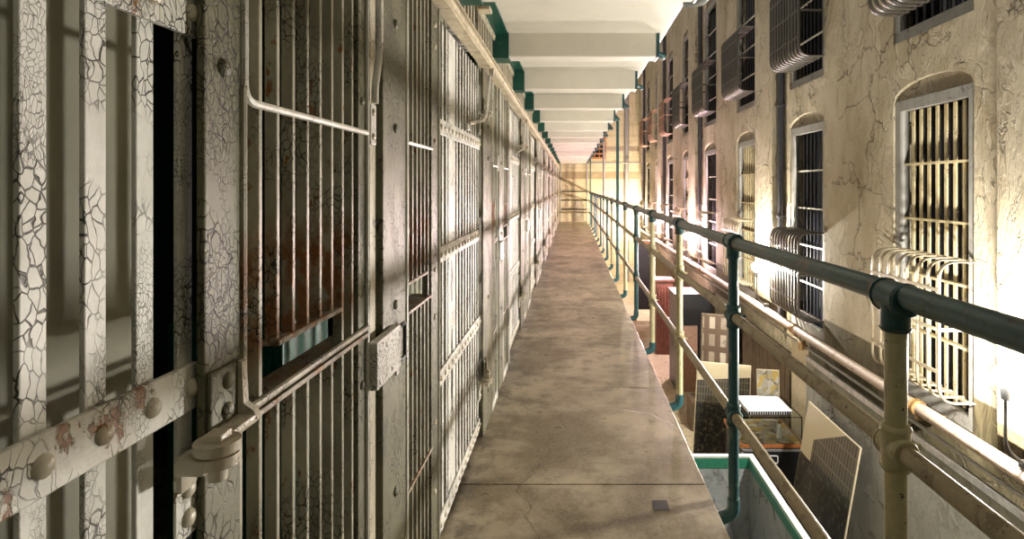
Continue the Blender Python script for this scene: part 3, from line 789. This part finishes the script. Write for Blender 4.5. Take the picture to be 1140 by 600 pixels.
# display case on a black trunk
r = thing('display_case', 'black trunk with an orange edge and a clear showcase top by the right wall', 'showcase', (2.19, 6.36, ZL))
bm = BM(); box(bm, -.33, .33, .02, .68, 0, .84, .01); obj('trunk', bm, M['black'], r)
bm = BM()
for x in (-.33, .315): box(bm, x, x+.015, .008, .022, .02, .84, .002)
box(bm, -.33, .33, .008, .022, .80, .825, .002); obj('trim', bm, M['alu'], r)
bm = BM(); box(bm, -.35, .35, 0, .70, .845, .885, .004); obj('counter', bm, M['orange_edge'], r)
bm = BM(); tube(bm, fillet([(-.02, 0, .76), (-.10, 0, .76), (-.10, 0, .68), (.06, 0, .68), (.06, 0, .76), (-.02, 0, .76)], .02), .007, 8); obj('handle', bm, M['paper'], r, True)
bm = BM(); box(bm, -.32, .32, .02, .68, .886, .893); obj('exhibit_sheet', bm, M['collage'], r)
bm = BM(); box(bm, -.33, .33, .01, .018, .886, 1.17); box(bm, -.33, .33, .672, .68, .886, 1.17); box(bm, -.33, -.322, .018, .672, .886, 1.17); box(bm, .322, .33, .018, .672, .886, 1.17); box(bm, -.33, .33, .01, .68, 1.17, 1.178); obj('clear_cover', bm, M['acrylic'], r)
rr = thing('white_binder', 'white binder with a black comb edge lying on the clear showcase', 'binder', (2.19, 6.67, ZL+1.18))
bm = BM(); box(bm, -.24, .24, -.25, .22, .035, .045, .002); obj('cover', bm, M['paper'], rr)
bm = BM(); box(bm, -.235, .235, -.24, .21, .001, .034); obj('pages', bm, M['paper'], rr)
bm = BM()
for k in range(18): box(bm, -.235+k*.0262, -.222+k*.0262, -.255, -.242, .002, .04, .002)
obj('comb', bm, M['black'], rr)
# figure card in the showcase
tg = thing('small_figurine', 'small pale figurine in the clear showcase under the white binder', 'figurine', (2.32, 6.52, ZL+.894))
bm = BM(); tube(bm, [(0, 0, 0), (0, 0, .02), (0, 0, .10), (.01, 0, .14), (.01, 0, .15)], [.035, .03, .022, .018, .012], 12); obj('body', bm, M['paper'], tg, True)
bm = BM(); sphere(bm, (.012, 0, .175), .024, 12); obj('head', bm, M['copper'], tg, True)

def board(name, label, cat, c, w, h, th, rz, lean, mat, frame=None, back=None, roll=0):
    """upright board standing on its lower edge, leaning back"""
    r = thing(name, label, cat, c, rz=rz); r.rotation_euler = (lean, roll, rz)
    bm = BM(); box(bm, -w/2, w/2, 0, th, 0, h, .002); obj('board', bm, back or M['cream_board'], r)
    bm = BM(); box(bm, -w/2+.01, w/2-.01, -.002, .002, .01, h-.01); obj('print', bm, mat, r)
    if frame:
        bm = BM()
        for (a, b, z0, z1) in ((-w/2, w/2, 0, .03), (-w/2, w/2, h-.03, h), (-w/2, -w/2+.03, .03, h-.03), (w/2-.03, w/2, .03, h-.03)): box(bm, a, b, -.012, .002, z0, z1, .003)
        obj('frame', bm, frame, r)
    return r
board('photo_board', 'large sepia photograph of a long building leaning on the grey sheet under the pipe', 'picture', (2.12, 5.35, ZL+.01), 1.05, 1.55, .015, -PI/2, math.radians(-10), M['photo_big'])
board('photo_board', 'sepia street photograph board standing left of the clear showcase', 'picture', (1.92, 7.55, ZL+.045), .72, 1.32, .015, 0, math.radians(-9), M['photo_mid'], roll=math.radians(5))
board('facade_picture', 'tall brown picture of a house front with pale windows leaning behind the street photograph', 'picture', (2.17, 8.75, ZL+.45), .50, 1.30, .02, math.radians(-24), math.radians(-8), M['facade'], M['wood'])
board('portrait_card', 'small photo card propped upright behind the white binder', 'picture', (2.34, 6.93, ZL+1.18), .26, .33, .01, math.radians(-10), math.radians(-8), M['collage'])
bm = BM(); box(bm, -.35, .35, -.2, .2, 0, .44, .005); tag(obj('low_crate', bm, M['wood'], None, False, (2.17, 9.0, ZL)), 'low brown crate under the brown house-front picture', 'crate')
# sheets, panels and furniture along the wall
bm = BM(); box(bm, 0, .02, 0, 5.6, 0, 1.90, .004); bx_ = obj('grey_sheet', bm, M['grey_panel'], None, False, (2.50, .62, ZL)); tag(bx_, 'grey sheet panel standing under the pipes at the right edge', 'panel')
bm = BM(); box(bm, -.012, 0, 0, 5.6, 1.85, 1.90, .003); obj('top_edge', bm, M['alu'], bx_)
bm = BM(); box(bm, 0, .02, 0, .50, 0, 1.93, .003); tag(obj('cream_panel', bm, M['cream_board'], None, False, (2.60, 6.40, ZL)), 'narrow cream board standing behind the valve under the pipe', 'board')
bm = BM()
for k in range(12): box(bm, 0, .022, k*.16+.003, k*.16+.157, 0, 1.72, .006)
tag(obj('plank_panel', bm, M['wood'], None, False, (2.60, 6.95, ZL)), 'brown vertical plank panel behind the showcase', 'panel')
bm = BM(); box(bm, 0, .02, 0, 1.4, 0, 1.8, .003); tag(obj('grey_board', bm, M['grey_panel'], None, False, (2.58, 9.1, ZL)), 'pale grey board against the wall behind the black cabinet', 'board')
r = thing('black_cabinet', 'tall black cabinet standing on the lower floor beyond the pictures', 'cabinet', (2.25, 10.9, ZL))
bm = BM(); box(bm, -.36, .30, -.35, .35, 0, 1.72, .01); obj('body', bm, M['black'], r)
bm = BM(); box(bm, -.39, .32, -.38, .36, 1.72, 1.75, .005); obj('top', bm, M['dark'], r)
bm = BM(); box(bm, -.33, .02, -.40, -.352, 0, 1.18, .004); tag(obj('pinkish_board', bm, plain('pink brown board', (.40, .24, .17), .6), None, False, (2.25, 10.9, ZL)), 'pinkish brown board leaning on the front of the black cabinet', 'board')
r = thing('red_cabinet', 'small red brown slatted cabinet on the lower floor left of the black cabinet', 'cabinet', (2.03, 13.0, ZL))
bm = BM(); box(bm, -.16, .20, -.2, .2, 0, 1.60, .006); obj('body', bm, M['redwood'], r)
bm = BM(); box(bm, -.19, .23, -.23, .22, 1.60, 1.65, .006); obj('top', bm, M['redwood'], r)
for k in range(5):
    bm = BM(); box(bm, -.13+k*.065, -.10+k*.065, -.22, -.20, .1, 1.5, .004); obj('slat', bm, M['redwood'], r)
bm = BM(); tube(bm, [(.0, -.24, .82), (.14, -.24, .82)], .012, 8); obj('handle', bm, M['paper'], r, True)
r = thing('orange_frame', 'orange wooden door frame standing beyond the red cabinet', 'frame', (1.98, 16.0, ZL))
for x in (-.25, .18):
    bm = BM(); box(bm, x, x+.07, 0, .10, 0, 2.1, .005); obj('upright', bm, M['orange_wood'], r)
bm = BM(); box(bm, -.25, .25, 0, .10, 2.1, 2.2, .005); obj('head', bm, M['orange_wood'], r)
bm = BM(); box(bm, -.18, .18, .06, .09, .3, 2.1, .004); obj('door_leaf', bm, M['dark'], r)
